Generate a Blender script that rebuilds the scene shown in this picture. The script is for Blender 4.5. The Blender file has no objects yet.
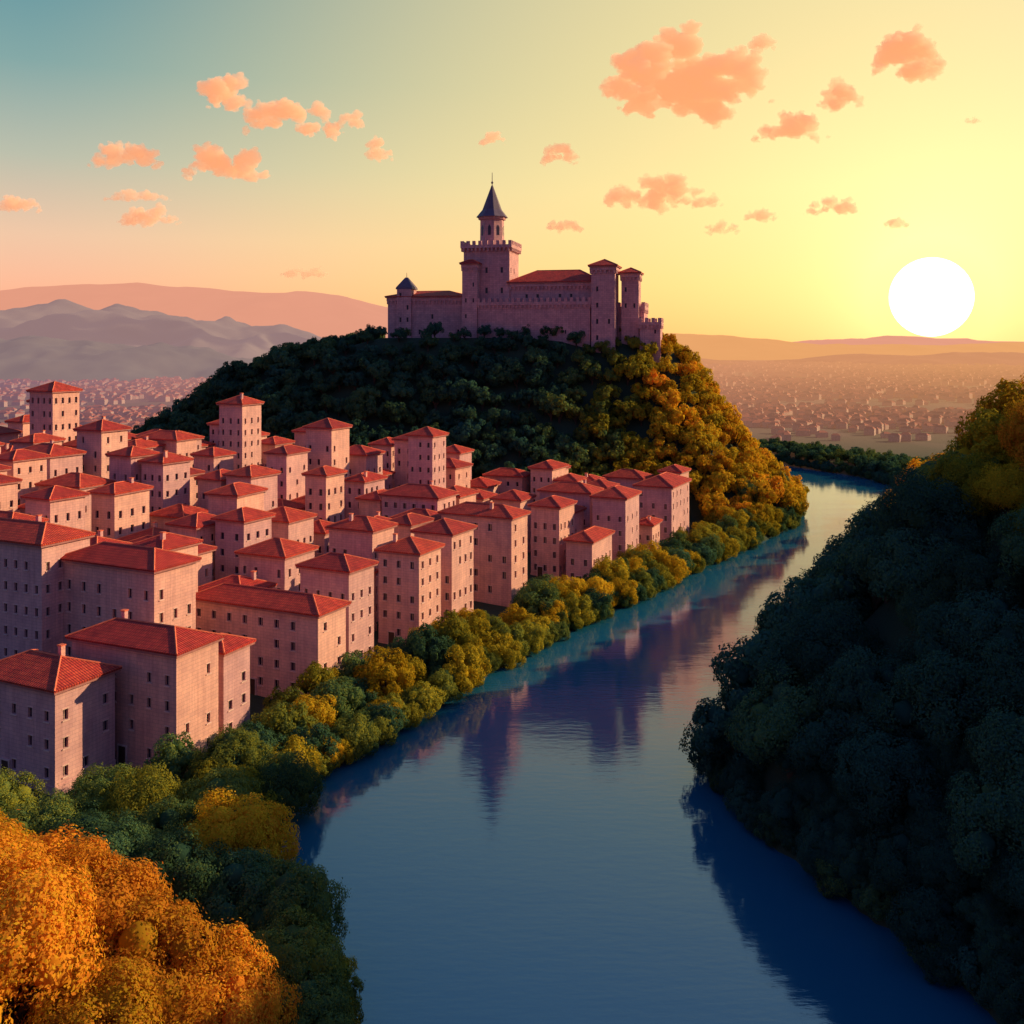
import bpy, bmesh, math, random
import numpy as np
from mathutils import Vector
from mathutils import noise as mn
random.seed(7); rng=np.random.default_rng(11)
scene=bpy.context.scene
COL=scene.collection
def link(o): COL.objects.link(o); return o

# ------------------------------------------------------------ materials
def new_mat(name):
    m=bpy.data.materials.new(name); m.use_nodes=True
    nt=m.node_tree; nt.nodes.clear()
    out=nt.nodes.new('ShaderNodeOutputMaterial'); return m,nt,out
def N(nt,t,**k):
    n=nt.nodes.new(t)
    for a,b in k.items(): setattr(n,a,b)
    return n
def L(nt,a,b): nt.links.new(a,b)
def ramp(nt,fac,stops):
    r=N(nt,'ShaderNodeValToRGB'); e=r.color_ramp.elements
    while len(e)>1: e.remove(e[0])
    e[0].position=stops[0][0]; e[0].color=(*stops[0][1],1)
    for p,c in stops[1:]:
        x=e.new(p); x.color=(*c,1)
    if fac is not None: L(nt,fac,r.inputs[0])
    return r.outputs[0]
def mathn(nt,op,a,b=None,c=None):
    n=N(nt,'ShaderNodeMath',operation=op)
    for i,v in enumerate((a,b,c)):
        if v is None: continue
        if isinstance(v,(int,float)): n.inputs[i].default_value=v
        else: L(nt,v,n.inputs[i])
    return n.outputs[0]
def mixc(nt,fac,a,b,mode='MIX'):
    n=N(nt,'ShaderNodeMix',data_type='RGBA',blend_type=mode)
    for s,v in ((n.inputs[0],fac),(n.inputs[6],a),(n.inputs[7],b)):
        if isinstance(v,(int,float)): s.default_value=v
        elif isinstance(v,tuple): s.default_value=(*v,1)
        else: L(nt,v,s)
    return n.outputs[2]
def maprange(nt,v,a,b,c=0,d=1,interp='LINEAR'):
    n=N(nt,'ShaderNodeMapRange',interpolation_type=interp); L(nt,v,n.inputs[0])
    for i,x in enumerate((a,b,c,d)): n.inputs[i+1].default_value=x
    return n.outputs[0]
def noise(nt,vec,scale,detail=4,rough=.55):
    n=N(nt,'ShaderNodeTexNoise'); n.inputs['Scale'].default_value=scale
    n.inputs['Detail'].default_value=detail; n.inputs['Roughness'].default_value=rough
    if vec is not None: L(nt,vec,n.inputs['Vector'])
    return n.outputs[0]
def bsdf(nt,col,rough=.8,normal=None,spec=.3):
    b=N(nt,'ShaderNodeBsdfPrincipled'); b.inputs['Roughness'].default_value=rough
    b.inputs['Specular IOR Level'].default_value=spec
    if isinstance(col,tuple): b.inputs['Base Color'].default_value=(*col,1)
    else: L(nt,col,b.inputs['Base Color'])
    if normal is not None: L(nt,normal,b.inputs['Normal'])
    return b.outputs[0]
def bump(nt,h,s,d=.05):
    b=N(nt,'ShaderNodeBump'); b.inputs['Strength'].default_value=s; b.inputs['Distance'].default_value=d
    L(nt,h,b.inputs['Height']); return b.outputs[0]
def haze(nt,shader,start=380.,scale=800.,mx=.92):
    """aerial perspective of the valley air painted on as surface glow, a function of where the surface stands in the valley"""
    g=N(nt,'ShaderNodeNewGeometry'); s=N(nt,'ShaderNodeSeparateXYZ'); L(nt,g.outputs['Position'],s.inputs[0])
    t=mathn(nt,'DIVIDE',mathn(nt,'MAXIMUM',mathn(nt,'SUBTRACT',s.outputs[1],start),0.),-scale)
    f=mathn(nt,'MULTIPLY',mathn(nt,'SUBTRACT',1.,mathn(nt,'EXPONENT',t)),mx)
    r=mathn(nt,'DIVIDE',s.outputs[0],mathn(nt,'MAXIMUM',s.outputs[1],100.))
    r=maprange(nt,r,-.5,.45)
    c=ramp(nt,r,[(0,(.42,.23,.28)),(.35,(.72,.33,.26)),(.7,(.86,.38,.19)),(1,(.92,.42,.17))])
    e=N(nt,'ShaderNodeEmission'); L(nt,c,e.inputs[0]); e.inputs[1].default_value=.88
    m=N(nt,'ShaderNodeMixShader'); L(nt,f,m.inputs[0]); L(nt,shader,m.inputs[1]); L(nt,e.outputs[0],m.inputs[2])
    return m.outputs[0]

def mat_wall(name,c1,c2,mort,bw=.9,bh=.42,hz=False,rnd=True):
    m,nt,out=new_mat(name)
    uv=N(nt,'ShaderNodeUVMap').outputs[0]
    br=N(nt,'ShaderNodeTexBrick'); L(nt,uv,br.inputs[0])
    br.inputs['Color1'].default_value=(*c1,1); br.inputs['Color2'].default_value=(*c2,1); br.inputs['Mortar'].default_value=(*mort,1)
    br.inputs['Scale'].default_value=1; br.inputs['Mortar Size'].default_value=.025
    br.inputs['Brick Width'].default_value=bw; br.inputs['Row Height'].default_value=bh
    tc=N(nt,'ShaderNodeTexCoord').outputs['Object']
    n1=noise(nt,tc,.35,5,.6); n2=noise(nt,tc,4,3)
    col=mixc(nt,1.,br.outputs[0],ramp(nt,n1,[(.3,(.80,.76,.80)),(.7,(1.1,1.06,1.04))]),'MULTIPLY')
    mp=N(nt,'ShaderNodeMapping'); L(nt,tc,mp.inputs[0]); mp.inputs['Scale'].default_value=(2.2,2.2,.12)
    st=noise(nt,mp.outputs[0],1.0,4,.6)
    col=mixc(nt,1.,col,ramp(nt,st,[(.35,(.86,.82,.84)),(.6,(1,1,1))]),'MULTIPLY')
    if rnd:
        oi=N(nt,'ShaderNodeObjectInfo').outputs['Random']
        col=mixc(nt,1.,col,ramp(nt,oi,[(0,(.84,.78,.90)),(.4,(.98,.92,.96)),(.7,(1.04,.93,.86)),(1,(1.06,1.0,.93))]),'MULTIPLY')
    h=mathn(nt,'ADD',mathn(nt,'MULTIPLY',br.outputs[1],-.6),n2)
    L(nt,bsdf(nt,col,.9,bump(nt,h,.35,.035)),out.inputs[0]); return m
def mat_roof():
    m,nt,out=new_mat('roof_tiles')
    uv=N(nt,'ShaderNodeUVMap').outputs[0]
    br=N(nt,'ShaderNodeTexBrick',offset=.0); L(nt,uv,br.inputs[0])
    br.inputs['Color1'].default_value=(.54,.032,.026,1); br.inputs['Color2'].default_value=(.68,.062,.036,1); br.inputs['Mortar'].default_value=(.20,.015,.02,1)
    br.inputs['Scale'].default_value=1; br.inputs['Mortar Size'].default_value=.035
    br.inputs['Brick Width'].default_value=.34; br.inputs['Row Height'].default_value=.55
    s=N(nt,'ShaderNodeSeparateXYZ'); L(nt,uv,s.inputs[0])
    w=mathn(nt,'ABSOLUTE',mathn(nt,'SINE',mathn(nt,'MULTIPLY',s.outputs[0],math.pi/.34)))
    tc=N(nt,'ShaderNodeTexCoord').outputs['Object']
    n1=noise(nt,tc,.6,5,.65)
    col=mixc(nt,1.,br.outputs[0],ramp(nt,n1,[(.3,(.60,.56,.60)),(.7,(1.15,1.15,1.1))]),'MULTIPLY')
    oi=N(nt,'ShaderNodeObjectInfo').outputs['Random']
    col=mixc(nt,1.,col,ramp(nt,oi,[(0,(.72,.8,.95)),(.5,(1,1,1)),(1,(1.10,1.45,1.1))]),'MULTIPLY')
    L(nt,bsdf(nt,col,.75,bump(nt,w,.7,.08)),out.inputs[0]); return m
def mat_simple(name,c,rough=.8,spec=.3,var=.2,hz=False):
    m,nt,out=new_mat(name)
    tc=N(nt,'ShaderNodeTexCoord').outputs['Object']
    n=noise(nt,tc,1.3,4)
    col=mixc(nt,1.,c,ramp(nt,n,[(.3,(1-var,)*3),(.7,(1+var,)*3)]),'MULTIPLY')
    s=bsdf(nt,col,rough,None,spec)
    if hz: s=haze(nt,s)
    L(nt,s,out.inputs[0]); return m
def mat_leaf():
    m,nt,out=new_mat('leaves')
    a=N(nt,'ShaderNodeAttribute',attribute_type='INSTANCER',attribute_name='tint').outputs['Fac']
    g=N(nt,'ShaderNodeNewGeometry')
    oi=N(nt,'ShaderNodeObjectInfo').outputs['Random']
    j=mathn(nt,'MULTIPLY',mathn(nt,'SUBTRACT',g.outputs['Random Per Island'],.5),.24)
    t=mathn(nt,'ADD',a,j)
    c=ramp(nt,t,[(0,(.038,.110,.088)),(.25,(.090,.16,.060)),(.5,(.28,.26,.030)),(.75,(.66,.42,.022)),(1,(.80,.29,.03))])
    v=mathn(nt,'ADD',.72,mathn(nt,'MULTIPLY',oi,.56))
    hs=N(nt,'ShaderNodeHueSaturation'); L(nt,c,hs.inputs['Color']); L(nt,v,hs.inputs['Value'])
    d=N(nt,'ShaderNodeBsdfDiffuse'); L(nt,hs.outputs[0],d.inputs[0])
    tr=N(nt,'ShaderNodeBsdfTranslucent'); L(nt,hs.outputs[0],tr.inputs[0])
    mx=N(nt,'ShaderNodeMixShader'); mx.inputs[0].default_value=.38; L(nt,d.outputs[0],mx.inputs[1]); L(nt,tr.outputs[0],mx.inputs[2])
    L(nt,mx.outputs[0],out.inputs[0]); return m
M_WALL=mat_wall('plastered_stone',(.82,.50,.43),(.74,.45,.41),(.60,.37,.35))
M_CASTLE=mat_wall('castle_stone',(.76,.42,.40),(.62,.34,.34),(.40,.22,.25),1.3,.6,rnd=False)
M_ROOF=mat_roof()
M_RIDGE=mat_simple('ridge_tiles',(.76,.16,.08))
M_EAVE=mat_simple('eave_board',(.40,.16,.15))
M_SILL=mat_simple('sill_stone',(.74,.48,.42))
M_GLASS=mat_simple('window_glass',(.030,.018,.040),.25,.5)
M_WOOD=mat_simple('door_wood',(.09,.045,.03))
M_SLATE=mat_simple('slate',(.14,.095,.14),.6)
M_LEAF=mat_leaf(); M_BARK=mat_simple('bark',(.07,.045,.03))

# ------------------------------------------------------------ mesh builder
class MB:
    def __init__(s): s.f=[]; s.m=[]
    def q(s,*p,m=0): s.f.append([tuple(x) for x in p]); s.m.append(m)
    def box(s,x0,x1,y0,y1,z0,z1,m=0,bottom=True):
        a=(x0,y0,z0);b=(x1,y0,z0);c=(x1,y1,z0);d=(x0,y1,z0);e=(x0,y0,z1);f=(x1,y0,z1);g=(x1,y1,z1);h=(x0,y1,z1)
        s.q(a,b,f,e,m=m);s.q(b,c,g,f,m=m);s.q(c,d,h,g,m=m);s.q(d,a,e,h,m=m);s.q(e,f,g,h,m=m)
        if bottom: s.q(d,c,b,a,m=m)
    def cyl(s,cx,cy,z0,z1,r0,r1,n=16,m=0,cap=True,rot=0):
        A=[(cx+r0*math.cos(rot+2*math.pi*i/n),cy+r0*math.sin(rot+2*math.pi*i/n),z0) for i in range(n)]
        B=[(cx+r1*math.cos(rot+2*math.pi*i/n),cy+r1*math.sin(rot+2*math.pi*i/n),z1) for i in range(n)]
        for i in range(n):
            j=(i+1)%n
            if r1<1e-4: s.q(A[i],A[j],B[i],m=m)
            else: s.q(A[i],A[j],B[j],B[i],m=m)
        if cap and r1>1e-4: s.q(*B,m=m)
        if cap: s.q(*A[::-1],m=m)
    def beam(s,p,q,r,m=0):
        p=Vector(p);q=Vector(q);d=(q-p).normalized();u=d.cross(Vector((0,0,1))).normalized();w=u.cross(d)
        o=[u*r,w*r,-u*r,-w*r]
        for i in range(4):
            j=(i+1)%4; s.q(p+o[i],q+o[i],q+o[j],p+o[j],m=m)
        s.q(*[p+k for k in o],m=m); s.q(*[q+k for k in o[::-1]],m=m)
    def build(s,name,mats,parent=None,uv=True):
        V=[];F=[]
        for f in s.f:
            k=len(V); V+=f; F.append(tuple(range(k,k+len(f))))
        me=bpy.data.meshes.new(name); me.from_pydata(V,[],F)
        for m in mats: me.materials.append(m)
        me.polygons.foreach_set('material_index',s.m)
        if uv:
            lay=me.uv_layers.new(name='UVMap'); U=np.zeros((len(V),2)); k=0
            for f in s.f:
                a=Vector(f[0]); n=(Vector(f[1])-a).cross(Vector(f[2])-a)
                if n.length<1e-9: n=Vector((0,0,1))
                n.normalize()
                t=Vector((0,0,1)).cross(n) if abs(n.z)<.98 else Vector((1,0,0))
                t.normalize(); b=n.cross(t)
                for p in f:
                    p=Vector(p); U[k]=(p.dot(t),p.dot(b)); k+=1
            lay.data.foreach_set('uv',U.ravel())
        o=link(bpy.data.objects.new(name,me))
        if parent is not None: o.parent=parent
        return o
def wall_face(mw,mg,p0,a,n,Lg,zbase,h,storey,colw,ww=.8,wh=1.35,first=1.2,skip=.06,frame=False,ms=None):
    """wall with real recessed window openings. p0 start, a along, n outward"""
    nc=max(1,int(round(Lg/colw))); ns=max(1,int((h-.5)/storey))
    step=Lg/nc; xs=[0.]
    for i in range(nc): c=(i+.5)*step; xs+=[c-ww/2,c+ww/2]
    xs.append(Lg); zs=[zbase]
    for j in range(ns): z=first+j*storey; zs+=[z,min(z+wh,h-.25)]
    zs.append(h); R=.28
    P=lambda x,z,o=0.:(p0[0]+a[0]*x+n[0]*o,p0[1]+a[1]*x+n[1]*o,z)
    for i in range(len(xs)-1):
        for j in range(len(zs)-1):
            x0,x1,z0,z1=xs[i],xs[i+1],zs[j],zs[j+1]
            if i%2==1 and j%2==1 and random.random()>skip:
                mw.q(P(x0,z0),P(x1,z0),P(x1,z0,-R),P(x0,z0,-R)); mw.q(P(x0,z1,-R),P(x1,z1,-R),P(x1,z1),P(x0,z1))
                mw.q(P(x0,z0),P(x0,z0,-R),P(x0,z1,-R),P(x0,z1)); mw.q(P(x1,z0,-R),P(x1,z0),P(x1,z1),P(x1,z1,-R))
                mg.q(P(x0,z0,-R),P(x1,z0,-R),P(x1,z1,-R),P(x0,z1,-R))
                if ms is not None:
                    xa,xb=x0-.12,x1+.12
                    for (za,zb,o) in ((z0-.14,z0-.004,.12),)+(((z1+.004,z1+.12,.06),) if frame else ()):
                        ms.q(P(xa,za,o),P(xb,za,o),P(xb,zb,o),P(xa,zb,o)); ms.q(P(xa,zb,o),P(xb,zb,o),P(xb,zb),P(xa,zb)); ms.q(P(xa,za),P(xb,za),P(xb,za,o),P(xa,za,o))
                        ms.q(P(xa,za),P(xa,za,o),P(xa,zb,o),P(xa,zb)); ms.q(P(xb,za,o),P(xb,za),P(xb,zb),P(xb,zb,o))
                    if frame:
                        xm=(x0+x1)/2; o=-R+.04
                        ms.q(P(xm-.03,z0,o),P(xm+.03,z0,o),P(xm+.03,z1,o),P(xm-.03,z1,o))
            else: mw.q(P(x0,z0),P(x1,z0),P(x1,z1),P(x0,z1))
def hip_roof(mr,me_,w,d,z,over=.55,pitch=.40,th=.22):
    X=w/2+over;Y=d/2+over
    me_.box(-X+.1,X-.1,-Y+.1,Y-.1,z-.28,z+.0)
    z0=z+.004; mr.box(-X,X,-Y,Y,z0,z0+th)
    z1=z0+th+.004
    hr=min(X,Y)*pitch
    if X>=Y: r0=(-(X-Y),0,z1+hr); r1=((X-Y),0,z1+hr)
    else: r0=(0,-(Y-X),z1+hr); r1=(0,(Y-X),z1+hr)
    a=(-X,-Y,z1);b=(X,-Y,z1);c=(X,Y,z1);e=(-X,Y,z1)
    if X>=Y:
        mr.q(a,b,r1,r0); mr.q(c,e,r0,r1); mr.q(b,c,r1); mr.q(e,a,r0)
        caps=[(a,r0),(e,r0),(b,r1),(c,r1),(r0,r1)]
    else:
        mr.q(b,c,r1,r0); mr.q(e,a,r0,r1); mr.q(a,b,r0); mr.q(c,e,r1)
        caps=[(a,r0),(b,r0),(e,r1),(c,r1),(r0,r1)]
    for p,q in caps:
        if (Vector(p)-Vector(q)).length>.2: mr.beam(p,q,.12,m=1)
    return hr
def house(name,cx,cy,w,d,h,th,z0,hero=False,pitch=.40):
    e=link(bpy.data.objects.new(name,None)); e.location=(cx,cy,z0); e.rotation_euler=(0,0,-th); e.empty_display_size=2
    mw,mg,ms,mr,me_=MB(),MB(),MB(),MB(),MB()
    st=random.choice((2.75,2.9,3.05)); cw=random.choice((2.1,2.5,2.9)); wh=random.choice((1.15,1.3)); ww=random.choice((.6,.68,.75))
    X,Y=w/2,d/2; sk=random.choice((.05,.15,.25))
    for p0,a,n,Lg in (((-X,-Y),(1,0),(0,-1),w),((X,-Y),(0,1),(1,0),d),((X,Y),(-1,0),(0,1),w),((-X,Y),(0,-1),(-1,0),d)):
        wall_face(mw,mg,p0,a,n,Lg,-4,h,st,cw,ww,wh,first=h-int((h-.5)/st)*st+.55 if h-int((h-.5)/st)*st<1.4 else 1.3,skip=sk,frame=hero,ms=ms)
    mw.q((-X,-Y,h),(X,-Y,h),(X,Y,h),(-X,Y,h))
    mw.box(-X-.07,X+.07,-Y-.07,Y+.07,-4,.6)
    hr=hip_roof(mr,me_,w,d,h+.29,pitch=pitch)
    mw.build('walls',[M_WALL],e); mg.build('windows',[M_GLASS],e); ms.build('window_sills',[M_SILL],e)
    mr.build('roof',[M_ROOF,M_RIDGE],e); me_.build('eaves',[M_EAVE],e)
    dm=MB(); nc=max(1,int(round(w/cw))); dx=-X+w/nc*(nc//2) if nc>1 else 0
    dm.box(dx-.55,dx+.55,-Y-.13,-Y-.02,-.1,2.1); dm.box(dx-.72,dx-.56,-Y-.2,-Y-.02,-.1,2.25,m=1); dm.box(dx+.56,dx+.72,-Y-.2,-Y-.02,-.1,2.25,m=1); dm.box(dx-.56,dx+.56,-Y-.2,-Y-.02,2.11,2.25,m=1)
    dm.build('door',[M_WOOD,M_SILL],e)
    if random.random()<.3:
        cm=MB(); qx=random.uniform(-.3,.3)*w; qy=random.choice((-1,1))*.22*d
        zz=h+.5; cm.box(qx-.28,qx+.28,qy-.28,qy+.28,zz,zz+hr+.5); cm.box(qx-.36,qx+.36,qy-.36,qy+.36,zz+hr+.504,zz+hr+.62,m=1)
        cm.build('chimney',[M_WALL,M_RIDGE],e)
    return e

# ------------------------------------------------------------ land form
LB=[(-12,-80),(-12,60),(-12.7,74),(-20,88),(-26,102),(-24,113),(-16.5,125),(-4.8,149),(8.3,172),(27.6,200),(47,230),(63,253),(80,281),(88,303),(89,335),(78,365),(40,392),(-60,410),(-300,420),(-800,430)]
RB=[(-800,490),(-300,480),(-60,470),(50,455),(108,428),(132,380),(137,342),(115,290),(82,232),(46,160),(31,130),(23.5,115),(25.5,102),(30,91),(33,84),(36,75),(38,60),(38,-80)]
POLY=np.array(LB+RB,float)
def river_sd(x,y):
    """signed distance, negative inside the river"""
    x=np.asarray(x,float);y=np.asarray(y,float); dmin=np.full(x.shape,1e9); ins=np.zeros(x.shape,bool)
    n=len(POLY)
    for i in range(n):
        ax,ay=POLY[i]; bx,by=POLY[(i+1)%n]; dx,dy=bx-ax,by-ay
        t=np.clip(((x-ax)*dx+(y-ay)*dy)/(dx*dx+dy*dy),0,1)
        dmin=np.minimum(dmin,np.hypot(x-ax-t*dx,y-ay-t*dy))
        if ay!=by:
            c=((ay>y)!=(by>y))&(x<(bx-ax)*(y-ay)/(by-ay)+ax); ins^=c
    return np.where(ins,-dmin,dmin)
def sst(t): t=np.clip(t,0,1); return t*t*(3-2*t)
MIDY=[-80,112,160,232,290,340]; MIDX=[12,0,20,64,98,112]
CAPY=[-80,30,90,124,140,155,175,200,260,330,352]; CAPZ=[20,28,33,38,29,21,16,12,8,3,1]
HX=([-165,-135,-112,-90,-68,-40,43,51,61,71,82],[0,8,19,32,44,51,51,46,32,16,2]); HY=([250,262,285,306,350,372,392],[0,.07,.52,1,1,.5,0])
def lump(x,y,s=1.): return np.sin(x*.11*s+1.3)*np.cos(y*.09*s+.4)+.5*np.sin(x*.23*s+y*.19*s)
def ground_z(x,y):
    x=np.asarray(x,float);y=np.asarray(y,float); d=river_sd(x,y)
    right=(x>np.interp(y,MIDY,MIDX))&(y<352)
    dd=np.maximum(d,0)
    bank=1.2*sst(dd/4)
    town=12.5*sst((dd-12)/100)*(1-sst((y-270)/120))*(1-sst((-x-190)/150))
    h=np.interp(x,*HX)*np.interp(y,*HY); h=np.where(h>1,h+1.2*lump(x,y)*(1-sst((h-44)/6)),h)
    castle=np.minimum(np.maximum(h,0),1.35*dd)
    bluff=9*np.exp(-(((x+44)/20)**2+((y-58)/17)**2))*sst(dd/12)
    left=bank+np.maximum(town,castle)+bluff
    cap=np.interp(y,CAPY,CAPZ)
    rr=np.minimum(1.12*dd,cap+1.5*lump(x,y)*sst(dd/20)); rr=rr*(1-sst((x-190)/150))
    rgt=bank+np.maximum(rr,0)
    far=bank+2*np.exp(-((dd-14)/16)**2)*(y>352)*(1-sst((y-500)/60))
    z=np.where(right,rgt,np.where(y>400,far,np.where((y>352)&(x>90),far,left)))
    return np.where(d<0,-np.minimum(-d*.5,4)-.3,z)
def gz(x,y): return float(ground_z(np.array([x]),np.array([y]))[0])

def axis(lo,a,b,hi,step):
    mid=list(np.arange(a,b+.1,step)); s=step; v=b
    while v<hi: s*=1.35; v+=s; mid.append(v)
    s=step; v=a
    while v>lo: s*=1.35; v-=s; mid.insert(0,v)
    return np.array(mid)
gx=axis(-14000,-240,240,14000,2.5); gy=axis(-400,-60,520,16000,2.5)
XX,YY=np.meshgrid(gx,gy); ZZ=ground_z(XX,YY)
V=np.stack([XX.ravel(),YY.ravel(),ZZ.ravel()],1); nx,ny=len(gx),len(gy)
idx=np.arange(nx*ny).reshape(ny,nx)
Fq=np.stack([idx[:-1,:-1].ravel(),idx[:-1,1:].ravel(),idx[1:,1:].ravel(),idx[1:,:-1].ravel()],1)
def np_mesh(name,V,F,mats,smooth=False,mi=None):
    me=bpy.data.meshes.new(name); k=F.shape[1]
    me.vertices.add(len(V)); me.vertices.foreach_set('co',np.asarray(V,np.float32).ravel())
    me.loops.add(F.size); me.loops.foreach_set('vertex_index',F.ravel().astype(np.int32))
    me.polygons.add(len(F)); me.polygons.foreach_set('loop_start',np.arange(0,F.size,k,dtype=np.int32))
    if mi is not None: me.polygons.foreach_set('material_index',np.asarray(mi,np.int32))
    me.polygons.foreach_set('use_smooth',np.full(len(F),smooth))
    for m in mats: me.materials.append(m)
    me.update(calc_edges=True); me.validate(); return me
m,nt,out=new_mat('earth_and_fields')
g=N(nt,'ShaderNodeNewGeometry').outputs['Position']
n1=noise(nt,g,.08,6,.6); n2=noise(nt,g,1.2,5,.6)
near=mixc(nt,n2,ramp(nt,n1,[(.35,(.025,.05,.03)),(.6,(.05,.065,.035))]),(.03,.05,.028))
vo=N(nt,'ShaderNodeTexVoronoi'); mp=N(nt,'ShaderNodeMapping'); L(nt,g,mp.inputs[0]); mp.inputs['Scale'].default_value=(.012,.006,.0); L(nt,mp.outputs[0],vo.inputs['Vector']); vo.inputs['Scale'].default_value=1.
sv=N(nt,'ShaderNodeSeparateColor'); L(nt,vo.outputs['Color'],sv.inputs[0])
fields=ramp(nt,sv.outputs[0],[(0,(.09,.08,.06)),(.4,(.14,.10,.08)),(.7,(.20,.12,.10)),(1,(.12,.09,.08))])
sp=N(nt,'ShaderNodeSeparateXYZ'); L(nt,g,sp.inputs[0])
c=mixc(nt,maprange(nt,sp.outputs[1],430,560),near,fields)
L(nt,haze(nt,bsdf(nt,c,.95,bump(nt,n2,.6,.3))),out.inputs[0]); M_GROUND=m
link(bpy.data.objects.new('ground',np_mesh('ground',V,Fq,[M_GROUND],True)))

# river water
m,nt,out=new_mat('river_water')
g=N(nt,'ShaderNodeNewGeometry').outputs['Position']
mp=N(nt,'ShaderNodeMapping'); L(nt,g,mp.inputs[0]); mp.inputs['Scale'].default_value=(.55,1.7,1); mp.inputs['Rotation'].default_value=(0,0,math.radians(-12))
a=noise(nt,mp.outputs[0],.8,5,.55); b=noise(nt,mp.outputs[0],.09,3,.5)
h=mathn(nt,'ADD',mathn(nt,'MULTIPLY',a,.5),mathn(nt,'MULTIPLY',b,1.2))
bs=N(nt,'ShaderNodeBsdfPrincipled'); bs.inputs['Base Color'].default_value=(.012,.110,.200,1)
bs.inputs['Roughness'].default_value=.05; bs.inputs['IOR'].default_value=2.0; L(nt,bump(nt,h,.26,.10),bs.inputs['Normal'])
L(nt,bs.outputs[0],out.inputs[0])
mb=MB(); mb.q((-820,-90,0),(420,-90,0),(420,520,0),(-820,520,0)); mb.build('river_water',[m])

# ------------------------------------------------------------ trees
def ico(sub):
    bm=bmesh.new(); bmesh.ops.create_icosphere(bm,subdivisions=sub,radius=1); bm.verts.ensure_lookup_table()
    v=np.array([x.co[:] for x in bm.verts]); f=np.array([[y.index for y in x.verts] for x in bm.faces]); bm.free(); return v,f
I1=ico(1); I2=ico(2); I3=ico(4)
def unit(v): return v/np.maximum(np.linalg.norm(v,axis=-1,keepdims=True),1e-9)
def tree_mesh(name,nleaf,leaf,nl,seed,zs=.9,ns=9):
    r=np.random.default_rng(seed)
    V=[];F=[];MI=[];off=0
    D=unit(r.normal(size=(nl*6,3))); D=D[D[:,2]>-.55]
    pick=[D[0]]
    for d in D[1:]:
        if len(pick)>=nl: break
        if min(np.linalg.norm(d-p) for p in pick)>1.9/math.sqrt(nl)*.9: pick.append(d)
    pick=np.array(pick); lr=r.uniform(.28,.44,len(pick)); lc=pick*(r.uniform(.52,.74,len(pick))[:,None])*np.array([1,1,zs])
    lc=np.vstack([lc,[[0,0,0]]]); lr=np.append(lr,.5)
    cz=1.15
    sc=[];sr=[]
    for c,rr in zip(lc,lr):
        d=unit(r.normal(size=(ns,3))+unit(c)*.5 if np.linalg.norm(c)>0 else r.normal(size=(ns,3)))
        sc.append(c+d*rr*.62); sr.append(rr*r.uniform(.34,.58,ns))
    sc=np.vstack(sc); sr=np.concatenate(sr)
    w=sr**2/np.sum(sr**2); k=r.choice(len(sr),size=nleaf,p=w)
    d=unit(r.normal(size=(nleaf,3))+unit(sc[k])*.55)
    p=sc[k]+d*sr[k][:,None]*r.uniform(.8,1.12,nleaf)[:,None]
    dist=np.linalg.norm(p[:,None,:]-lc[None],axis=2)/lr[None]; ok=dist.min(1)>.62
    p=p[ok];d=d[ok]; n=len(p)
    stray=r.random(n)<.05; p[stray]+=d[stray]*r.uniform(.02,.09,stray.sum())[:,None]
    nn=unit(d+unit(p)*.6+r.normal(size=(n,3))*.36)
    t=unit(np.cross(nn,r.normal(size=(n,3)))); b=np.cross(nn,t)
    s=leaf*r.uniform(.6,1.3,n)[:,None]
    q=np.stack([p-t*s,p-b*s*.55,p+t*s,p+b*s*.55],1).reshape(-1,3); q[:,2]+=cz
    V.append(q); F.append(np.arange(4*n).reshape(-1,4)); MI.append(np.zeros(n,int)); off=4*n
    v,f=I1
    for c,rr in zip(lc,lr):
        vv=v*rr*.55+c*.93; vv[:,2]+=cz
        V.append(vv); f4=np.column_stack([f,f[:,2]])+off; F.append(f4); MI.append(np.zeros(len(f),int)); off+=len(v)
    def limb(p,q,r0,r1,n=7):
        nonlocal off
        p=np.array(p,float);q=np.array(q,float);dd=unit(q-p);u=unit(np.cross(dd,[.3,.9,.1]));w2=np.cross(dd,u)
        A=[p+(u*math.cos(6.283*i/n)+w2*math.sin(6.283*i/n))*r0 for i in range(n)]+[q+(u*math.cos(6.283*i/n)+w2*math.sin(6.283*i/n))*r1 for i in range(n)]
        V.append(np.array(A)); F.append(np.array([[i,(i+1)%n,n+(i+1)%n,n+i] for i in range(n)])+off); MI.append(np.ones(n,int)); off+=2*n
    limb((0,0,-.35),(.02,.01,.3),.11,.08); limb((.02,.01,.3),(0,.03,.8),.08,.06)
    for i in range(min(7,len(pick))):
        limb((0,.02,.35+.05*i),lc[i]*.9+np.array([0,0,cz]),.05,.015,5)
    V=np.vstack(V);F=np.vstack(F);MI=np.concatenate(MI)
    tri=F[:,2]==F[:,3]
    me=bpy.data.meshes.new(name)
    cnt=np.where(tri,3,4); loops=F.ravel()[np.repeat(~tri,4)|np.tile([True,True,True,False],len(F))]
    me.vertices.add(len(V)); me.vertices.foreach_set('co',V.astype(np.float32).ravel())
    me.loops.add(len(loops)); me.loops.foreach_set('vertex_index',loops.astype(np.int32))
    me.polygons.add(len(F)); st=np.concatenate([[0],np.cumsum(cnt)[:-1]]).astype(np.int32)
    me.polygons.foreach_set('loop_start',st)
    me.polygons.foreach_set('material_index',MI.astype(np.int32))
    me.materials.append(M_LEAF); me.materials.append(M_BARK); me.update(calc_edges=True); me.validate(); return me
FAR=[tree_mesh('far_crown_%d'%i,2400,.075,11,100+i,ns=6) for i in range(4)]
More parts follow.
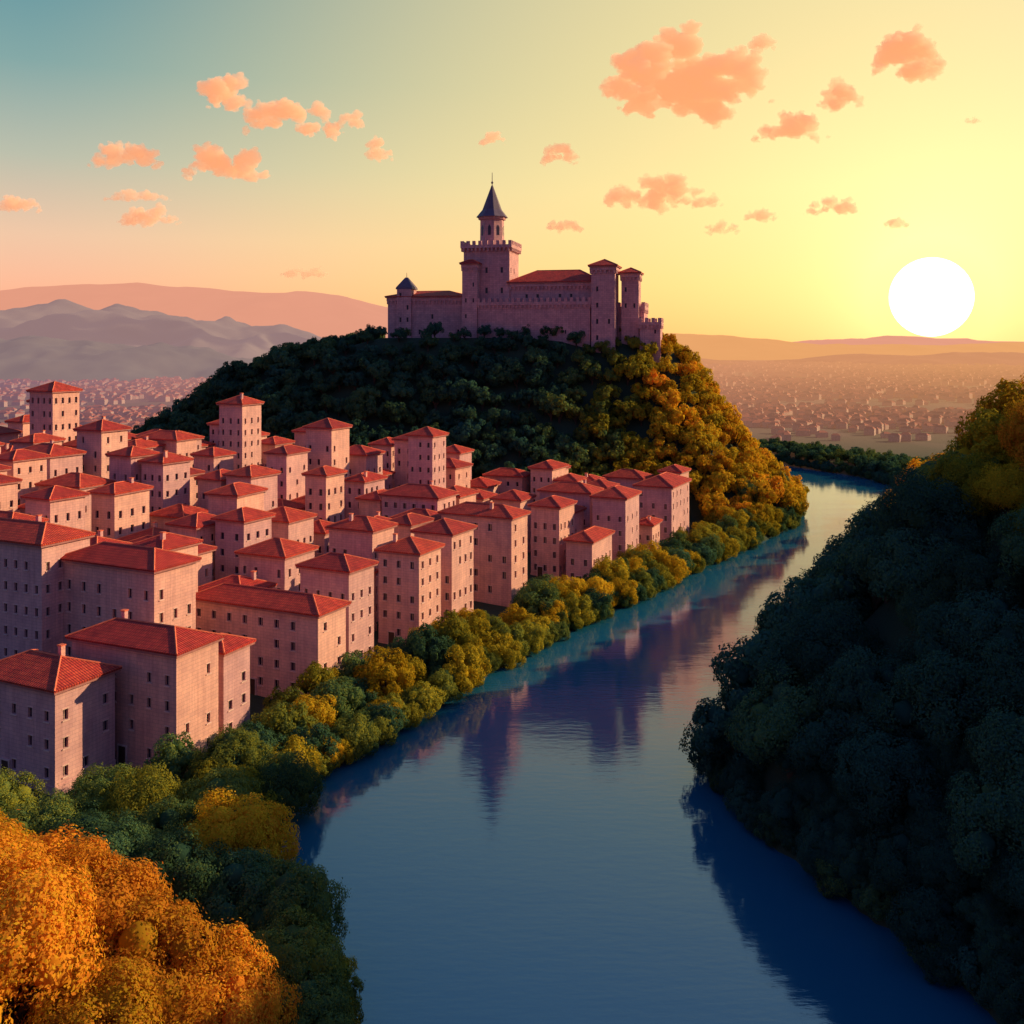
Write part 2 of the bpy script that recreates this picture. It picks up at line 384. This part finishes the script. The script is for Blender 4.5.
MID=[tree_mesh('mid_crown_%d'%i,9000,.042,15,200+i) for i in range(5)]
NEAR=[tree_mesh('near_crown_%d'%i,34000,.024,22,300+i,ns=13) for i in range(3)]
def proto_coll(name,meshes):
    c=bpy.data.collections.new(name)
    for i,me in enumerate(meshes): c.objects.link(bpy.data.objects.new('%s_%02d'%(name,i),me))
    return c
C_FAR=proto_coll('small_tree_kinds',FAR); C_MID=proto_coll('broad_tree_kinds',MID); C_NEAR=proto_coll('large_tree_kinds',NEAR)
def scatter(name,pts,scl,tint,coll,nk):
    pts=np.array(pts,float); n=len(pts)
    me=bpy.data.meshes.new(name); me.vertices.add(n); me.vertices.foreach_set('co',pts.astype(np.float32).ravel())
    for nm,ty,val in (('scl','FLOAT',scl),('rotz','FLOAT',rng.uniform(0,6.28,n)),('tint','FLOAT',tint),('kind','INT',rng.integers(0,nk,n))):
        a=me.attributes.new(nm,ty,'POINT'); a.data.foreach_set('value',np.asarray(val,np.int32 if ty=='INT' else np.float32))
    o=link(bpy.data.objects.new(name,me))
    ng=bpy.data.node_groups.new(name+'_nodes','GeometryNodeTree')
    ng.interface.new_socket('Geometry',in_out='INPUT',socket_type='NodeSocketGeometry'); ng.interface.new_socket('Geometry',in_out='OUTPUT',socket_type='NodeSocketGeometry')
    i=ng.nodes.new('NodeGroupInput'); ou=ng.nodes.new('NodeGroupOutput')
    ip=ng.nodes.new('GeometryNodeInstanceOnPoints'); ci=ng.nodes.new('GeometryNodeCollectionInfo')
    ci.inputs['Collection'].default_value=coll; ci.inputs['Separate Children'].default_value=True; ci.inputs['Reset Children'].default_value=True
    def at(nm,ty):
        a=ng.nodes.new('GeometryNodeInputNamedAttribute'); a.data_type=ty; a.inputs[0].default_value=nm; return a.outputs[0]
    cx=ng.nodes.new('ShaderNodeCombineXYZ'); ng.links.new(at('rotz','FLOAT'),cx.inputs[2])
    ng.links.new(i.outputs[0],ip.inputs['Points']); ng.links.new(ci.outputs[0],ip.inputs['Instance'])
    ip.inputs['Pick Instance'].default_value=True
    ng.links.new(at('kind','INT'),ip.inputs['Instance Index']); ng.links.new(cx.outputs[0],ip.inputs['Rotation']); ng.links.new(at('scl','FLOAT'),ip.inputs['Scale'])
    ng.links.new(ip.outputs[0],ou.inputs[0])
    md=o.modifiers.new('trees','NODES'); md.node_group=ng; return o
def jgrid(x0,x1,y0,y1,s):
    a,b=np.meshgrid(np.arange(x0,x1,s),np.arange(y0,y1,s)); a=a.ravel()+rng.uniform(-.4,.4,a.size)*s; b=b.ravel()+rng.uniform(-.4,.4,b.size)*s; return a,b
# castle hill forest
x,y=jgrid(-165,95,256,395,4.6); z=ground_z(x,y); d=river_sd(x,y)
hx=np.interp(x,*HX)*np.interp(y,*HY)
k=(d>1.0)&((hx>3.5)|((d<22)&(x>50)))&~((x>-44)&(x<50)&(y>309)&(y<349))
x,y,z=x[k],y[k],z[k]
top=sst((z-38)/12)
tn=np.clip(.12+.64*sst((x-0+(z-25)*-.25)/50)+rng.normal(0,.07,len(x)),0,1)  # sunlight put into leaf colour: golder towards the sunny right flank
s=rng.uniform(2.9,5.0,len(x))*(1-.38*top)
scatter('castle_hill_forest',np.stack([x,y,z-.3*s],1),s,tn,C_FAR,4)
# right wooded hillside
x,y=jgrid(20,190,30,345,5.4); x2,y2=jgrid(20,150,30,240,2.9); d2=river_sd(x2,y2); k2=(d2>.3)&(d2<9)
x=np.append(x,x2[k2]); y=np.append(y,y2[k2]); edge=np.append(np.zeros(len(x)-k2.sum(),bool),np.ones(k2.sum(),bool))
d=river_sd(x,y); z=ground_z(x,y)
k=(d>.3)&(x>np.interp(y,MIDY,MIDX))&(x<.62*y+45)
x,y,z,d,edge=x[k],y[k],z[k],d[k],edge[k]
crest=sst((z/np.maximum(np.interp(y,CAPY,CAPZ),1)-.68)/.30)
tn=np.clip(.03+.80*crest+rng.normal(0,.05,len(x)),0,1)  # sunlit rim put into leaf colour: orange near the crest
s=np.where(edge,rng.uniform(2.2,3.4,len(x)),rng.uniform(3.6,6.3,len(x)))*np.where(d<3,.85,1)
zz=z-np.where(edge,.62,.42)*s
na=y<112; nb=(y>=112)&(y<190); nc_=y>=190
PP=np.stack([x,y,zz],1)
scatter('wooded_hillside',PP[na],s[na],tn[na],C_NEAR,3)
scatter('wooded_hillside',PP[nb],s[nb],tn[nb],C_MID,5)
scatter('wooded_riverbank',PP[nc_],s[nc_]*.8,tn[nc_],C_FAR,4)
# far bank
x,y=jgrid(-60,330,352,520,4.6); d=river_sd(x,y); z=ground_z(x,y)
k=(d>1.0)&(d<30)&((y>400)|(x>92)); x,y,z=x[k],y[k],z[k]; s=rng.uniform(2.0,3.4,len(x))
scatter('distant_riverbank_trees',np.stack([x,y,z-.3*s],1),s,np.clip(rng.normal(.2,.1,len(x)),0,1),C_FAR,4)
# shrubs overhanging both water edges
P=[];S=[];TT=[]
for poly,tb in ((LB[1:15],.42),(RB[3:],.08)):
    A=np.array(poly,float)
    for i in range(len(A)-1):
        p,q=A[i],A[i+1]; ln=np.hypot(*(q-p)); n=int(ln/1.25)
        for j in range(n):
            c=p+(q-p)*(j+random.random())/n; nn=np.array([-(q-p)[1],(q-p)[0]])/ln
            if c[1]<35: continue
            off=random.uniform(-.6,2.6); sz=random.uniform(1.2,2.5)
            c=c+nn*off
            P.append((c[0],c[1],.15+max(off,0)*.3-.58*sz)); S.append(sz); TT.append(min(1,max(0,random.gauss(tb,.14))))
scatter('riverbank_shrubs',P,S,TT,C_MID,5)

def tree(name,me,x,y,s,t):
    o=link(bpy.data.objects.new(name,me)); z=gz(x,y)
    o.location=(x,y,max(z,.2)-.42*s); o.scale=(s*random.uniform(.92,1.08),s*random.uniform(.92,1.08),s*random.uniform(.88,1.08)); o.rotation_euler=(0,0,random.uniform(0,6.28)); o['tint']=float(t); return o
for (x,y,s,t) in [(-34,73,6.6,.97),(-29.5,68,5.8,1.),(-24,66,5.6,.96),(-19,65.5,4.8,.93),(-38,64,6.8,.92),(-31,60,6.0,.92),(-42,78,5.8,.85),(-25,59,5.2,.88),(-45,70,6.6,.85)]:
    tree('autumn_tree',random.choice(NEAR),x,y,s,t)
for (x,y,s,t) in [(-36,98,4.3,.48),(-24.8,90,5.2,.78),(-31,91,4.3,.28),(-38,88,4.7,.2),(-44,92,4.5,.35),(-28.5,99,4.6,.36),(-17.5,80,4.6,.30),(-16,74,3.9,.36),(-22,82,4.7,.2),(-28,82,5.0,.2),(-34,82,5.1,.2),(-14.5,70,3.5,.3),(-50,97,4.3,.4),(-41,100,4.0,.35),(-24,106,4.0,.25),(-30,108,4.2,.4)]:
    tree('riverside_tree',random.choice(NEAR),x,y,s,t)
LBp=np.array(LB[4:14],float); seg=np.diff(LBp,axis=0); sl=np.hypot(seg[:,0],seg[:,1]); tot=sl.sum(); cum=np.concatenate([[0],np.cumsum(sl)])
t=0
while t<tot-1:
    i=min(np.searchsorted(cum,t,'right')-1,len(sl)-1); p=LBp[i]+seg[i]*(t-cum[i])/sl[i]; dr=seg[i]/sl[i]; nn=np.array([-dr[1],dr[0]])
    for row,(o0,sz) in enumerate(((1.2,(2.6,3.7)),(6.0,(3.0,4.4)),(11,(2.6,3.9)))):
        if row==2 and random.random()<.45: continue
        if row==1 and random.random()<.12: continue
        q=p+nn*(o0+random.uniform(-1,1))+dr*random.uniform(-1.5,1.5)
        tree('riverside_tree',random.choice(MID),q[0],q[1],random.uniform(*sz),random.choice((.15,.28,.42,.52,.62,.72)))
    t+=random.uniform(4.4,6.0)

# ------------------------------------------------------------ town
T=math.radians(25)
heroes=[
(-48.7,107,13,8,10.6),(-37.9,112.5,16,7,13.4),(-35.0,121,5,5,11.0),(-46.4,130,17,7.5,17.2),(-63,134,20,8,16.8),(-26,134,22,6.5,11.8),
(-24,148,9,6.5,14.6),(-15,160,7.5,7.5,14.8),(-10.3,172,7.5,8,15.6),(0,186,15,7,15.8),(9.9,207,6.5,8,14.4),(16,200,5.6,12,8.8),
(24.3,215,7.5,10,15.2),(37.8,236,9,15,14.6),(31.6,226,4,6.5,7.5),
(-36,158,9,8,13),(-24,172,9,7,15),(-52,155,14,8,11),(-15,200,13,8,15)]
placed=[]
def footprint_ok(cx,cy,w,d,gap=1.2):
    for (a,b,ww,dd) in placed:
        dx,dy=cx-a,cy-b; u=dx*math.cos(T)-dy*math.sin(T); v=dx*math.sin(T)+dy*math.cos(T)
        if abs(u)<(w+ww)/2+gap and abs(v)<(d+dd)/2+gap: return False
    return True
def add(cornerx,cornery,w,d,h,hero,name='stone_town_house',jit=0.,pitch=.4):
    cx=cornerx-math.cos(T)*w/2+math.sin(T)*d/2; cy=cornery+math.sin(T)*w/2+math.cos(T)*d/2
    placed.append((cx,cy,w,d)); return house(name,cx,cy,w,d,h,T+jit,max(1.4,gz(cx,cy)),hero,pitch)
for (a,b,w,d,h) in heroes: add(a,b,w,d,h,True,jit=random.uniform(-.03,.03))
for (cx,cy,w,top_) in [(-107,234,7.5,39.0),(-66,243,7,35.5),(-42,228,7,31),(-86,210,7,32),(-121,262,7,35),(-20,236,6.5,28.5)]:
    g0=gz(cx,cy); placed.append((cx,cy,w,w)); house('stone_tower_house',cx,cy,w,w,top_-g0,T,g0,False,.45)
uu=np.arange(-230,130,3.6)
cands=[(u,v) for v in np.arange(100,330,3.7) for u in uu]; random.shuffle(cands)
cnt=0
for (u,v) in cands:
    cx=u*math.cos(T)+v*math.sin(T)+random.uniform(-1,1); cy=-u*math.sin(T)+v*math.cos(T)+random.uniform(-1,1)
    if cy<126 or cx<-.56*cy-12 or cy>305: continue
    d=float(river_sd(np.array([cx]),np.array([cy]))[0])
    if d<19: continue
    hl=np.interp(cx,*HX)*np.interp(cy,*HY)
    if hl>4.0 or cx>44: continue
    w=random.uniform(6,12.5)if random.random()<.75 else random.uniform(5,6.5); dd=random.uniform(6,8.5)
    if not footprint_ok(cx,cy,w,dd,.5): continue
    if random.random()<.05: placed.append((cx,cy,5,5)); tree('courtyard_tree',random.choice(MID),cx,cy,3.6,random.choice((.4,.6,.75))); continue
    placed.append((cx,cy,w,dd)); h=random.choice((7.6,9.2,10.5,11.6,12.8,14.2)); cnt+=1
    if w<6.5: h+=2.5
    house('stone_town_house',cx,cy,w,dd,h,T+random.uniform(-.08,.08),gz(cx,cy),cy<165)
print('houses',cnt)

# ------------------------------------------------------------ castle
E=link(bpy.data.objects.new('hilltop_castle',None)); E.location=(0,313,51.0); E.rotation_euler=(0,0,-math.radians(13)); E.empty_display_size=5; E.scale=(.955,.955,.98)
def cren(mb,x0,x1,y0,y1,z,t=.7,mw=1.1,gap=.8,h=1.3):
    def run(a,b,f):
        n=max(2,int((b-a+gap)/(mw+gap))); st=(b-a-mw)/(n-1)
        for i in range(n): f(a+i*st,a+i*st+mw)
    run(x0,x1,lambda a,b:(mb.box(a,b,y0,y0+t,z,z+h),mb.box(a,b,y1-t,y1,z,z+h)))
    run(y0+mw+gap,y1-mw-gap,lambda a,b:(mb.box(x0,x0+t,a,b,z,z+h),mb.box(x1-t,x1,a,b,z,z+h)))
def block(name,x0,x1,y0,y1,z0,z1,top='cren',over=.5,cw=4.0,st=4.0,ww=.7,wh=1.5,pitch=.45,corb=True,skip=.3):
    mw,mg=MB(),MB()
    for p0,a,n,Lg in (((x0,y0),(1,0),(0,-1),x1-x0),((x1,y0),(0,1),(1,0),y1-y0),((x1,y1),(-1,0),(0,1),x1-x0),((x0,y1),(0,-1),(-1,0),y1-y0)):
        k=MB(); kg=MB()
        wall_face(k,kg,p0,a,n,Lg,-7,z1-z0,st,cw,ww,wh,first=2.5,skip=skip)
        for src,dst in ((k,mw),(kg,mg)):
            for f in src.f: dst.q(*[(p[0],p[1],p[2]+z0) for p in f])
    if corb:
        o=over
        n=int((x1-x0)/1.3)
        for i in range(n+1):
            xx=x0+(x1-x0-.5)*i/max(n,1)
            mw.box(xx,xx+.5,y0-o,y0-.003,z1-1.0,z1-.004); mw.box(xx,xx+.5,y1+.003,y1+o,z1-1.0,z1-.004)
        n=int((y1-y0)/1.3)
        for i in range(n+1):
            yy=y0+(y1-y0-.5)*i/max(n,1)
            mw.box(x1+.003,x1+o,yy,yy+.5,z1-1.0,z1-.004); mw.box(x0-o,x0-.003,yy,yy+.5,z1-1.0,z1-.004)
        mw.box(x0-o,x1+o,y0-o,y1+o,z1,z1+1.0)
        zt=z1+1.004
        if top=='cren': cren(mw,x0-o,x1+o,y0-o,y1+o,zt)
    else:
        o=0; zt=z1; mw.q((x0,y0,z1),(x1,y0,z1),(x1,y1,z1),(x0,y1,z1))
    mw.build(name+'_walls',[M_CASTLE],E); mg.build(name+'_windows',[M_GLASS],E)
    if top=='hip':
        mr,me_=MB(),MB(); hip_roof(mr,me_,x1-x0+2*o,y1-y0+2*o,0,.5,pitch)
        for nm,mm,mt in (('_roof',mr,[M_ROOF,M_RIDGE]),('_eaves',me_,[M_EAVE])):
            ob=mm.build(name+nm,mt,E); ob.location=((x0+x1)/2,(y0+y1)/2,zt+.3)
block('west_wing',-43,-16.1,0,15,0,13.4,'hip',.35,4.5,5,skip=.75,pitch=.24)
block('west_turret',-39.5,-34.5,-.8,5,0,17.2,'none',.3,3,4,corb=False)
block('keep',-16,-.5,-1.5,12,0,30,'cren',.9,4.6,6.5,.8,1.8,skip=.15)
block('stair_tower',-15.5,-10.5,-5.2,-1.6,0,23.5,'hip',.3,2.6,5,.5,1.3,skip=.3)
block('great_hall',-.4,29,-1,14,0,17.5,'hip',.5,3.6,5.5,.8,1.6,pitch=.48,skip=.45)
block('curtain_wall',-10.4,26.5,-4.6,-1.7,0,11.5,'cren',.35,5,6,.4,1.2,skip=.6)
block('gate_tower',27,34.5,-5.5,4,-2,22.0,'hip',.5,3.5,5,.7,1.5,skip=.3)
block('east_tower',36,41.5,-1,6,-2,20.0,'hip',.4,3,5,.6,1.4,skip=.3)
block('east_wing',34.6,43,1,13,-4,10,'cren',.3,3,4,.6,1.2,skip=.3)
block('barbican',42,48.5,-3,5,-8,5.0,'cren',.35,3.2,4,.6,1.2,skip=.4)
mb=MB(); cx,cy=-8,5.2
mb.cyl(cx,cy,31,39.7,4.1,4.0,8,rot=math.pi/8); mb.cyl(cx,cy,39.704,40.5,4.6,4.8,8,rot=math.pi/8)
mb.build('lantern_walls',[M_CASTLE],E)
mb=MB()
for i in range(8):
    a=i*math.pi/4; c,s=math.cos(a),math.sin(a); R=3.78
    t=(-s,c); P=lambda k,z:(cx+c*(R+.02)+t[0]*k,cy+s*(R+.02)+t[1]*k,z)
    mb.q(P(-.5,34.5),P(.5,34.5),P(.5,37.1),P(-.5,37.1)); mb.q(P(-.5,37.104),P(.5,37.104),P(0,37.9))
mb.build('lantern_windows',[M_GLASS],E)
mb=MB(); mb.cyl(cx,cy,40.504,43.0,5.4,3.3,8,rot=math.pi/8,cap=True); mb.cyl(cx,cy,43.004,51.0,3.3,.25,8,rot=math.pi/8); mb.cyl(cx,cy,51.0,55.2,.14,.09,6)
mb.cyl(cx,cy,51.4,51.9,.1,.45,8);mb.cyl(cx,cy,51.904,52.4,.45,.1,8)
mb.build('spire',[M_SLATE],E)
mb=MB(); mb.cyl(-37,2.1,17.25,17.9,4.2,4.0,4,rot=math.pi/4); mb.cyl(-37,2.1,17.904,21.2,4.0,.6,4,rot=math.pi/4); mb.cyl(-37,2.1,21.2,22.8,.1,.06,6); mb.build('turret_roof',[M_SLATE],E)

# ------------------------------------------------------------ distant town
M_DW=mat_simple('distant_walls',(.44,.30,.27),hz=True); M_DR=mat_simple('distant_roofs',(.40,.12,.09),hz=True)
mb=MB()
def dbox(x,y,w,d,h,z):
    a=random.uniform(-.9,.2); c,s=math.cos(a),math.sin(a)
    R=lambda u,v,zz:(x+u*c-v*s,y+u*s+v*c,zz)
    w/=2;d/=2; B=[R(-w,-d,z),R(w,-d,z),R(w,d,z),R(-w,d,z)]; Tt=[R(-w,-d,z+h),R(w,-d,z+h),R(w,d,z+h),R(-w,d,z+h)]
    for i in range(4):
        j=(i+1)%4; mb.q(B[i],B[j],Tt[j],Tt[i])
    ap0=R(-w*.5,0,z+h+d*.5); ap1=R(w*.5,0,z+h+d*.5)
    mb.q(Tt[0],Tt[1],ap1,ap0,m=1); mb.q(Tt[2],Tt[3],ap0,ap1,m=1); mb.q(Tt[1],Tt[2],ap1,m=1); mb.q(Tt[3],Tt[0],ap0,m=1)
n=0
while n<8500:
    yy=505+(random.random()**1.2)*2000; r=random.uniform(-.58,.58)
    if -.2<r<.08 and random.random()<.9: continue
    xx=r*yy
    if math.sin(xx*.013)*math.cos(yy*.007+xx*.003)+.6*math.sin(yy*.021)< -.25 and random.random()<.85: continue
    sc=.85+yy/1700
    dbox(xx,yy,random.uniform(3,6.5)*sc,random.uniform(3,5)*sc,random.uniform(1.6,4)*sc*.8,1.2); n+=1
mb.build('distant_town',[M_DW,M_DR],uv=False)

# ------------------------------------------------------------ distant hills
def hazed_hillmat(name,c,e,f):
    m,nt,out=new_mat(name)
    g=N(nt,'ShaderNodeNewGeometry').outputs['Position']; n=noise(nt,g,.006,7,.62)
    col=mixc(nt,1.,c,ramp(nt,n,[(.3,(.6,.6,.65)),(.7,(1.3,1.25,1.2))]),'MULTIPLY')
    s=bsdf(nt,col,.95); em=N(nt,'ShaderNodeEmission'); em.inputs[0].default_value=(*e,1)  # distance haze put into the hill as a fixed glow
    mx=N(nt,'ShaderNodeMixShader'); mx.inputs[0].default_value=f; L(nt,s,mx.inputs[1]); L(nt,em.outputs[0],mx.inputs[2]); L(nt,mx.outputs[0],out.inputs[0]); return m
def ridge(name,y0,depth,prof,mat,amp,seed,fs):
    xs_=np.linspace(prof[0][0],prof[-1][0],300); vs=np.linspace(0,1,60)
    px=[p[0] for p in prof];pz=[p[1] for p in prof]; V=[]
    for v in vs:
        sh=math.sin(v/.8*math.pi/2) if v<.8 else 1-(v-.8)*2.5
        for x in xs_:
            top=np.interp(x,px,pz)
            nz=mn.fractal(Vector((x*fs,v*depth*fs+seed,seed)),.9,2.1,6)
            rn=abs(mn.noise(Vector((x*fs*1.7,v*depth*fs*.6+seed,3+seed))))
            z=top*sh+amp*(nz*.5-rn*.9)*min(1,v*3)
            V.append((x,y0+v*depth,z if v>0 else -5))
    n1,n2=len(vs),len(xs_); id_=np.arange(n1*n2).reshape(n1,n2)
    F=np.stack([id_[:-1,:-1].ravel(),id_[:-1,1:].ravel(),id_[1:,1:].ravel(),id_[1:,:-1].ravel()],1)
    link(bpy.data.objects.new(name,np_mesh(name,np.array(V),F,[mat],True)))
ridge('distant_hills',1250,450,[(-1900,90),(-1100,78),(-800,68),(-640,62),(-520,50),(-420,34),(-320,14),(-250,-5)],hazed_hillmat('green_hill',(.14,.14,.13),(.42,.28,.28),.52),28,21.,.0065)
ridge('distant_hills',1800,900,[(-2600,165),(-1500,150),(-1150,146),(-1020,152),(-860,138),(-700,118),(-560,88),(-420,60),(-250,20),(-100,-5)],hazed_hillmat('blue_hill',(.17,.16,.16),(.52,.32,.30),.56),56,2.,.0042)
ridge('distant_mountains',4200,1500,[(-6500,420),(-3200,400),(-2400,375),(-2000,385),(-1500,345),(-1150,360),(-800,310),(-400,210),(0,150),(800,105),(1500,85),(3000,60),(6500,90)],hazed_hillmat('pink_mountain',(.20,.12,.10),(.94,.40,.26),.8),60,5.,.0012)
ridge('distant_mountains',3200,1000,[(-900,-5),(-200,50),(300,100),(700,100),(1100,72),(1500,62),(2000,55),(2600,60),(4200,110)],hazed_hillmat('golden_mountain',(.22,.12,.07),(1.0,.46,.17),.78),34,9.,.0018)
ridge('distant_hills',2100,700,[(200,-5),(500,18),(760,6),(950,26),(1250,36),(1600,10),(2200,34)],hazed_hillmat('orange_hill',(.22,.11,.07),(.88,.38,.17),.68),22,14.,.003)

# ------------------------------------------------------------ clouds (scattering vapour plus a peach glow put in for scattered sunlight)
m,nt,out=new_mat('cloud_vapour')
pv=N(nt,'ShaderNodeVolumePrincipled')
pv.inputs['Color'].default_value=(.98,.78,.58,1); pv.inputs['Density'].default_value=.060
pv.inputs['Emission Strength'].default_value=.033; pv.inputs['Emission Color'].default_value=(1,.42,.19,1)
L(nt,pv.outputs[0],out.inputs['Volume']); M_CLOUD=m
tx=bpy.data.textures.new('cloud_billows','CLOUDS'); tx.noise_scale=11; tx.noise_depth=4
CL=[(420,690,420,180),(330,655,150,100),(490,650,160,110),(1010,770,205,125),(-700,650,145,100),(-555,600,270,92),(-412,610,80,48),(-940,500,205,68),(-710,480,250,82),(-335,532,76,54),(-930,370,175,48),(-1215,392,130,46),(-940,418,170,30),(-50,567,78,32),(115,507,100,56),(130,340,110,32),(370,420,315,84),(640,825,84,54),(808,650,120,70),(695,580,200,70),(632,375,98,40),(782,380,150,44),(520,335,105,38),(970,355,80,32),(-530,232,145,30),(1130,600,50,18)]
for ci,(X,Z,W,H) in enumerate(CL):
    yc=2500+((ci*37)%7-3)*22; r=np.random.default_rng(500+ci)
    nb=max(6,int(13*W/max(H*1.6,30))); V=[];F=[];off=0
    cc=[];cr=[]
    for i in range(nb):
        u=-1+2*(i+.5)/nb+r.normal(0,.10); env=math.sqrt(max(.05,1-min(1,u*u))); rr=H*.21*env*r.uniform(.5,1.3)
        cc.append((u*(W*.5-H*.12),r.normal(0,.2)*H,-H*.30+rr*.7+r.uniform(0,.68)*H*env)); cr.append(rr)
    for (c,rr) in list(zip(cc,cr)):
        for k in range(8):
            dd=unit(r.normal(size=3)*np.array([1.5,.8,.8])+np.array([0,0,.2])); r2=rr*r.uniform(.3,.65); c2=np.array(c)+dd*rr*1.05; cc.append(tuple(c2)); cr.append(r2)
            for kk in range(5):
                d3=unit(dd+r.normal(size=3)*.9); cc.append(tuple(c2+d3*r2*1.15)); cr.append(r2*r.uniform(.3,.6))
    v,f=I2
    for c,rr in zip(cc,cr):
        vv=v*rr*np.array([1.3,1,.8])+np.array(c); V.append(vv);F.append(f+off);off+=len(v)
    o=link(bpy.data.objects.new('cloud',np_mesh('cloud',np.vstack(V),np.vstack(F),[M_CLOUD],True))); o.location=(X,yc,Z)
    rm=o.modifiers.new('merge','REMESH'); rm.mode='VOXEL'; rm.voxel_size=2.2; rm.use_smooth_shade=True
    dp=o.modifiers.new('billows','DISPLACE'); dp.texture=tx; dp.strength=8; dp.mid_level=.45; dp.texture_coords='GLOBAL'

# ------------------------------------------------------------ sun, sky, camera
m,nt,out=new_mat('sun_surface'); em=N(nt,'ShaderNodeEmission'); em.inputs[0].default_value=(1,.97,.86,1); em.inputs[1].default_value=2.2; L(nt,em.outputs[0],out.inputs[0])
v,f=I3; me=np_mesh('sun',v*475,f,[m],True); o=link(bpy.data.objects.new('sun',me)); o.location=(5028,12000,50+48*12.0)
AZ,EL=math.radians(75),math.radians(22)
ld=bpy.data.lights.new('sun_lamp','SUN'); ld.energy=5; ld.angle=math.radians(.6); ld.color=(1,.74,.38)
lo=link(bpy.data.objects.new('sun_lamp',ld)); dv=Vector((math.sin(AZ)*math.cos(EL),math.cos(AZ)*math.cos(EL),math.sin(EL))); lo.rotation_euler=dv.to_track_quat('Z','Y').to_euler(); lo.location=(200,100,300)
w=bpy.data.worlds.new('World'); scene.world=w; w.use_nodes=True; nt=w.node_tree; nt.nodes.clear()
wo=N(nt,'ShaderNodeOutputWorld'); bg=N(nt,'ShaderNodeBackground'); L(nt,bg.outputs[0],wo.inputs[0])
sk=N(nt,'ShaderNodeTexSky',sky_type='NISHITA'); sk.sun_disc=False; sk.sun_elevation=EL; sk.sun_rotation=AZ
tc=N(nt,'ShaderNodeTexCoord').outputs['Generated']
nv=N(nt,'ShaderNodeVectorMath',operation='NORMALIZE'); L(nt,tc,nv.inputs[0])
sx=N(nt,'ShaderNodeSeparateXYZ'); L(nt,nv.outputs[0],sx.inputs[0])
fl=N(nt,'ShaderNodeVectorMath',operation='MULTIPLY'); L(nt,nv.outputs[0],fl.inputs[0]); fl.inputs[1].default_value=(1,1,0)
fn=N(nt,'ShaderNodeVectorMath',operation='NORMALIZE'); L(nt,fl.outputs[0],fn.inputs[0])
dt=N(nt,'ShaderNodeVectorMath',operation='DOT_PRODUCT'); L(nt,fn.outputs[0],dt.inputs[0]); dt.inputs[1].default_value=(.386,.9225,0)
def S(r,g,b):
    f=lambda c:((c/255+.055)/1.055)**2.4 if c>10 else c/255/12.92
    return (f(r),f(g),f(b))
z=sx.outputs[2]
away=ramp(nt,z,[(0,S(240,150,120)),(.045,S(244,162,124)),(.10,S(230,180,140)),(.17,S(176,174,146)),(.25,S(118,152,142)),(.33,S(80,134,138)),(.45,S(75,135,162)),(1,S(56,84,145))])
near=ramp(nt,z,[(0,S(255,190,95)),(.06,S(255,210,100)),(.15,S(255,222,122)),(.33,S(236,212,134)),(.42,S(170,198,178)),(.55,S(120,168,195)),(1,S(56,84,145))])
back=ramp(nt,z,[(0,S(74,44,98)),(.15,S(76,50,106)),(.4,S(60,66,125)),(1,S(56,84,145))])  # unseen sky behind the camera, coloured to tint the fill on shaded walls
fac=mathn(nt,'POWER',maprange(nt,dt.outputs['Value'],.66,1.0),1.45)
m1=mixc(nt,fac,away,near)
m2=mixc(nt,maprange(nt,dt.outputs['Value'],.15,.62,interp='SMOOTHSTEP'),back,m1)
d3=N(nt,'ShaderNodeVectorMath',operation='DOT_PRODUCT'); L(nt,nv.outputs[0],d3.inputs[0]); d3.inputs[1].default_value=tuple(Vector((419,1000,48)).normalized())
dm_=mathn(nt,'MAXIMUM',d3.outputs['Value'],0.)
gl=mathn(nt,'ADD',mathn(nt,'MULTIPLY',mathn(nt,'POWER',dm_,60.),.6),mathn(nt,'MULTIPLY',mathn(nt,'POWER',dm_,420.),.9))
g2=mixc(nt,gl,(0,0,0),(.5,.32,.16))
m3=mixc(nt,1.,m2,g2,'ADD')
m4=mixc(nt,.03,m3,sk.outputs[0],'ADD')
L(nt,m4,bg.inputs[0]); bg.inputs[1].default_value=1.0
cam=bpy.data.cameras.new('camera'); cam.sensor_width=36; cam.lens=36*1000/1024; cam.shift_y=-(512-345)/1024; cam.clip_start=.5; cam.clip_end=40000
co=link(bpy.data.objects.new('camera',cam)); co.location=(0,0,50); co.rotation_euler=(math.radians(90),0,0); scene.camera=co
vs=scene.view_settings; vs.view_transform='Standard'; vs.look='None'; vs.exposure=0; vs.gamma=1
